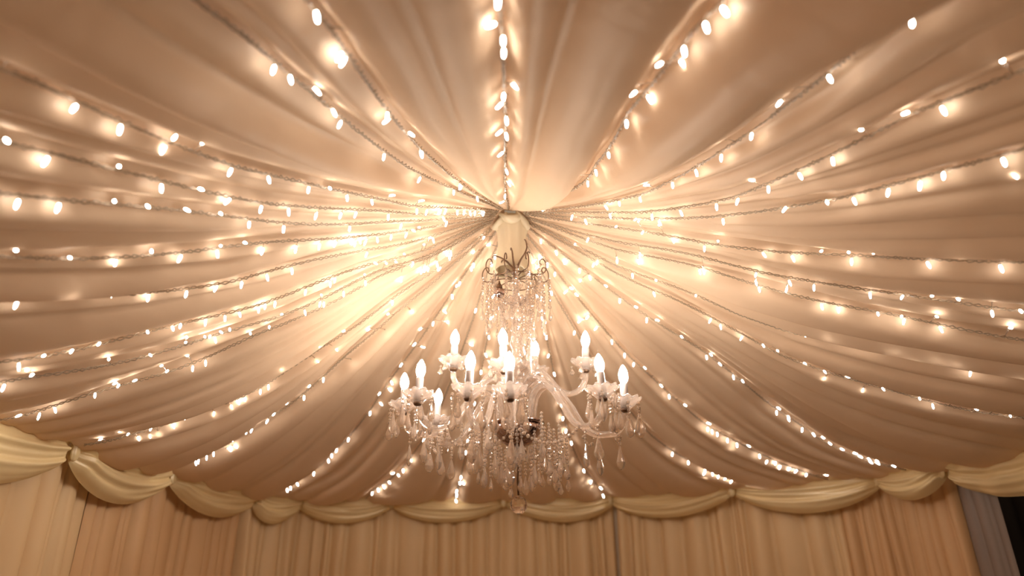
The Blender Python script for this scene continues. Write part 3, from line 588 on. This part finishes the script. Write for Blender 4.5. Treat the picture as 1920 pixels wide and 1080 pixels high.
# sub-part masters for the arms
PAN=dish(.061,.042,0,10,.08)
masters={}
def sub(name,key,vf,m,parent,mat,smooth=True):
    if key in masters: return share(name,masters[key],parent,mat)
    o=obj(name,vf() if callable(vf) else vf,m,parent,smooth); o.matrix_local=mat; masters[key]=o; return o
SLEEV=lathe([(.0150,.004),(.0150,.098),(.0135,.102),(.0110,.102)],20)
CUP=lathe([(.010,-.008),(.014,-.005),(.016,-.001),(.017,.004),(.014,.008)],20)
BULB=lathe([(.0095,.0),(.0135,.010),(.0165,.022),(.0168,.030),(.0145,.044),(.0100,.056),(.0055,.065),(.0020,.070)],16)
BGL=lathe([(.0112,-.002),(.0150,.008),(.0185,.020),(.0192,.030),(.0172,.045),(.0128,.060),(.0070,.073),(.0025,.081),(.0008,.083)],20)
def arm(tip,az,kind,seed):
    rg=random.Random(seed)
    t=Vector(tip)-Vector((CX,CY,0)); R=math.hypot(t.x,t.y); dx,dy=t.x/R,t.y/R; zt=t.z
    if kind=='low':
        zr=zt-2.2
        prof=[(.075,2.19),(.080,2.245),(.098,2.292),(.140,2.316),(.190,2.295),(.245,2.225),(.300,2.145+zr*.6),(.355,2.118+zr*.8),(R-.045,2.122+zr),(R-.012,2.150+zr),(R,zt-.012)]
    else:
        zr=zt-2.385
        prof=[(.035,2.36),(.060,2.395),(.100,2.400),(.140,2.36),(.175,2.312+zr*.7),(.215,2.290+zr),(R-.030,2.305+zr),(R-.004,2.345+zr),(R,zt-.012)]
    path=smooth_path([(r*dx,r*dy,z-CZ) for r,z in prof],7)
    a=obj('arm',tube(path,.0120 if kind=='low' else .0115,12,lobes=6,amp=.10,twist=70),M_ARM,ch)
    base=Vector((t.x,t.y,zt-CZ))
    lean=Matrix.Rotation(rg.uniform(-.05,.05),4,'X')@Matrix.Rotation(rg.uniform(-.05,.05),4,'Y')
    B=Matrix.Translation(base)@lean
    sub('cup','cup',CUP,M_BRONZE,a,B)
    sub('drip_pan','pan',PAN,M_PAN,a,B@Matrix.Rotation(rg.random()*6,4,'Z'))
    sub('candle_sleeve','sleeve',SLEEV,M_WHITE,a,B)
    sub('bulb','bulb',BULB,M_BULB,a,B@Matrix.Translation((0,0,.104)))
    sub('bulb_glass','bgl',BGL,M_GLASSB,a,B@Matrix.Translation((0,0,.103)))
    n=7 if kind=='low' else 5
    o0=rg.random()*6
    for i in range(n):
        q=o0+2*PI*i/n; v=rg.randrange(4)
        loc=base+Vector((.056*math.cos(q),.056*math.sin(q),.024))
        spec=[(1,.070,.017,2),(2,.088,.0195,2),(3,.056,.014,1),(4,.060,.016,3)][v]
        if kind!='low': spec=[(5,.034,.0145,1),(6,.028,.013,1),(5,.034,.0145,1),(6,.028,.013,1)][v]
        if kind=='low' and i%3==0: spec=(7,.066,.016,5)
        sub('pendant','pend%d'%spec[0],lambda: pend(spec[0],spec[1],spec[2],spec[3]),M_CRYS,a,Matrix.Translation(loc)@Matrix.Rotation(rg.random()*6,4,'Z'),False)
    # longer chain of drops under the trough of the arm
    if kind=='low':
        for w,nn in ((.70,4),(.82,3)):
            p=path[int(len(path)*w)]
            sub('pendant','trough%d'%nn,lambda: pend(20+nn,.085,.020,nn),M_CRYS,a,Matrix.Translation(Vector(p)-Vector((0,0,.012)))@Matrix.Rotation(rg.random()*6,4,'Z'),False)
    return a
LOW=[(-.358,2.372,2.212),(-.157,2.205,2.187),(-.012,2.171,2.175),(.327,2.294,2.203),(.417,2.373,2.18),(-.346,2.886,2.227),(-.453,2.631,2.234)]
UP=[(-.241,2.512,2.384),(-.032,2.344,2.322),(.303,2.586,2.394),(.101,2.856,2.442)]
for i,p in enumerate(LOW): arm(p,0,'low',i+1)
for i,p in enumerate(UP): arm(p,0,'up',i+21)
# glass spires between the arms
SP=lathe([(.010,0),(.022,.006),(.024,.014),(.012,.022),(.010,.04),(.018,.055),(.026,.085),(.024,.105),(.014,.135),(.007,.165),(.002,.185)],12,lobes=6,amp=.08)
for (x,y,z,s) in [(.062,-.06,2.345,1.0),(-.075,.05,2.33,.8)]:
    o=cpart('glass_spire',[[(a*s+x,b*s+y,c*s+z) for a,b,c in SP[0]],SP[1]],M_ARM)
# scooped glass leaves arching out of the upper hub
def leaf(a,R,z):
    d=Vector((math.cos(a),math.sin(a),0)); w=Vector((-d.y,d.x,0)); mb=MB()
    def fn(off):
        def g(u,v):
            r=.03+(R-.03)*u; h=.045*math.sin(PI*min(1,u*1.15)*.9)-.055*u*u
            ww=.026*math.sin(PI*(.12+.86*u))**.7
            q=(v-.5)*2
            p=d*r+w*(q*ww); return (p.x,p.y,z+h-.010*q*q+off)
        return grid(g,14,7)
    a_,b_=fn(0),fn(-.006); n=len(a_[0])
    v=a_[0]+b_[0]; f=a_[1]+[tuple(i+n for i in reversed(q)) for q in b_[1]]
    nu,nv=14,7
    ring=[i for i in range(nu)]+[nu*j+nu-1 for j in range(1,nv)]+[nu*(nv-1)+i for i in range(nu-2,-1,-1)]+[nu*j for j in range(nv-2,0,-1)]
    for i in range(len(ring)):
        p,q=ring[i],ring[(i+1)%len(ring)]; f.append((q,p,p+n,q+n))
    return v,f
for a in (-.25,-.75,3.6,1.2): cpart('glass_leaf',leaf(a,.20,2.335),M_PAN)
# fringe of bead strands hanging round and below the bowl
SV=[]
for i,(n,l,r) in enumerate([(5,.085,.020),(8,.060,.0155),(9,.080,.0185),(11,.052,.014),(13,.048,.014)]):
    SV.append(strand(n,l,r,70+i))
rg=random.Random(9); first={}
def hangstrand(i,x,y,z):
    M=Matrix.Translation((x,y,z-CZ))@Matrix.Rotation(rg.random()*6,4,'Z')
    if i in first: share('bead_strand',first[i],ch,M)
    else:
        o=obj('bead_strand',SV[i][0],M_CRYS,ch,False); o.matrix_local=M; first[i]=o
for k in range(34):
    a=2*PI*k/34+rg.uniform(-.08,.08); r=rg.uniform(.165,.245)
    if abs((a+PI/2+PI)%(2*PI)-PI)<.35: continue
    hangstrand(rg.choice([0,1,1,2,3,0]),r*math.cos(a),r*math.sin(a),2.155+rg.uniform(-.035,.045))
for k in range(20):
    a=2*PI*k/20+rg.uniform(-.1,.1); r=rg.uniform(.105,.155)
    if abs((a+PI/2+PI)%(2*PI)-PI)<.5: continue
    hangstrand(rg.choice([1,2,3,4]),r*math.cos(a),r*math.sin(a),2.165+rg.uniform(-.03,.02))
for k in range(9):
    a=2*PI*k/9+rg.uniform(-.15,.15); r=rg.uniform(.035,.075)
    hangstrand(rg.choice([0,1,0]),r*math.cos(a),r*math.sin(a),2.085)
for x,z,i in [(-.022,2.165,0),(.014,2.168,0),(-.004,2.150,0)]:
    hangstrand(i,x,-.115,z)
# crown: bronze scroll wires, hooks and their strands
mb=MB()
for k in range(9):
    a=2*PI*k/9+.2; ca,sa=math.cos(a),math.sin(a)
    pts=[(.010,2.83),(.050,2.838),(.095,2.835),(.132,2.828),(.150,2.842),(.152,2.872),(.140,2.897),(.126,2.898),(.122,2.882),(.130,2.874)]
    mb.add(tube(smooth_path([(r*ca,r*sa,z) for r,z in pts],5),.0026,6))
ringp=[(.105*math.cos(t),.105*math.sin(t),2.822) for t in [2*PI*i/40 for i in range(41)]]
mb.add(tube(ringp,.0028,6))
cpart('crown_scroll',mb.vf(),M_BRONZE)
mb=MB()
hooks=[(0.15,.05,.16),(1.1,.075,.05),(2.6,.07,.05),(3.4,.10,.045),(4.4,.055,.07),(5.6,.085,.05)]
for a,r,h in hooks:
    ca,sa=math.cos(a),math.sin(a)
    pts=[(.004,2.80),(.008,2.84),(.014+r*.2,2.85+h*.45),(r*.62,2.85+h*.85),(r*.9,2.85+h),(r*1.0,2.85+h*.82)]
    if h>.1: pts=[(.004,2.80),(.010,2.84),(.026,2.885),(.048,2.925),(.056,2.955),(.050,2.985),(.044,2.99)]
    mb.add(tube(smooth_path([(q*ca,q*sa,z) for q,z in pts],6),[.0052-.0030*i/(6*(len(pts)-1)) for i in range(6*(len(pts)-1)+1)],7))
cpart('hook_cluster',mb.vf(),M_BRONZE,loc=(-.004,-.088,0))
cpart('mirror_ball',ball(.024,2.742,18,12),M_CHROME,loc=(-.072,-.06,0))
cpart('mirror_ball_cap',lathe([(.014,2.760),(.012,2.775),(.005,2.785),(.002,2.80)],12),M_BRONZE,loc=(-.072,-.06,0))
rg=random.Random(14)
CV=[]
for i,(n,l,r) in enumerate([(10,.055,.015),(13,.05,.014),(7,.045,.013)]): CV.append(strand(n,l,r,90+i)[0])
cf={}
def crownstrand(i,x,y,z):
    M=Matrix.Translation((x,y,z-CZ))@Matrix.Rotation(rg.random()*6,4,'Z')
    if i in cf: share('crown_strand',cf[i],ch,M)
    else:
        o=obj('crown_strand',CV[i],M_CRYS,ch,False); o.matrix_local=M; cf[i]=o
for k in range(18):
    a=2*PI*k/18; r=.15 if k%2 else .128
    crownstrand(rg.choice([0,1,1]),r*math.cos(a+.2),r*math.sin(a+.2),2.825+rg.uniform(-.01,.012))
for k in range(16):
    a=2*PI*k/16+.1; r=rg.uniform(.05,.10)
    crownstrand(rg.choice([0,1,2]),r*math.cos(a),r*math.sin(a),rg.choice([2.82,2.74,2.70]))
# bead garlands from the crown ring down to the upper hub and across the arms
def garland(a,b,sag,seed):
    rg=random.Random(seed); a=Vector(a); b=Vector(b); mb=MB(); n=int((b-a).length/.0145)
    for i in range(n+1):
        t=i/n; p=a+(b-a)*t-Vector((0,0,sag*4*t*(1-t)))
        mb.add(bead(rg.choice([.0055,.0065,.0075]),7),T(p.x,p.y,p.z,rg.random()))
    mb.add(tube([a+(b-a)*t-Vector((0,0,sag*4*t*(1-t))) for t in [i/16 for i in range(17)]],.0009,4))
    return mb.vf()
for k in range(6):
    a=2*PI*k/6+.4
    cpart('bead_garland',garland((.10*math.cos(a),.10*math.sin(a),2.82),(.05*math.cos(a+.4),.05*math.sin(a+.4),2.43),-.0,200+k),M_CRYS,smooth=False)
tips=[Vector((x-CX,y-CY,z-.03)) for x,y,z in LOW]
order=[6,0,1,2,3,4]
for i,(p,q) in enumerate(zip(order,order[1:])):
    a,b=tips[p]*.74,tips[q]*.74; a.z=b.z=2.125
    cpart('bead_garland',garland(a,b,.07,220+i),M_CRYS,smooth=False)

# ------------------------------------------------------------------ world, camera
w=bpy.data.worlds.new('world'); SC.world=w; w.use_nodes=True
bg=w.node_tree.nodes['Background']; bg.inputs['Color'].default_value=(.20,.14,.09,1); bg.inputs['Strength'].default_value=1  # warm ambient fill, added to brighten the curtains and back ceiling
cam=bpy.data.cameras.new('camera'); co=bpy.data.objects.new('camera',cam); COL.objects.link(co)
cam.sensor_width=36; cam.lens=22.5; cam.clip_start=.02
co.matrix_world=Matrix.Translation(CAM)@Matrix.Rotation(math.radians(90+23.5),4,'X')@Matrix.Rotation(math.radians(ROLL),4,'Z')
cam.dof.use_dof=True; cam.dof.focus_distance=2.5; cam.dof.aperture_fstop=1.1
SC.camera=co
SC.view_settings.view_transform='Standard'; SC.view_settings.look='None'
SC.view_settings.exposure=EXPO; SC.view_settings.gamma=1; SC.view_settings.use_curve_mapping=False
cy=SC.cycles
cy.use_denoising=True
cy.max_bounces=10; cy.diffuse_bounces=4; cy.glossy_bounces=4; cy.transmission_bounces=8; cy.transparent_max_bounces=16
cy.caustics_reflective=False; cy.caustics_refractive=False
cy.sample_clamp_indirect=4.0
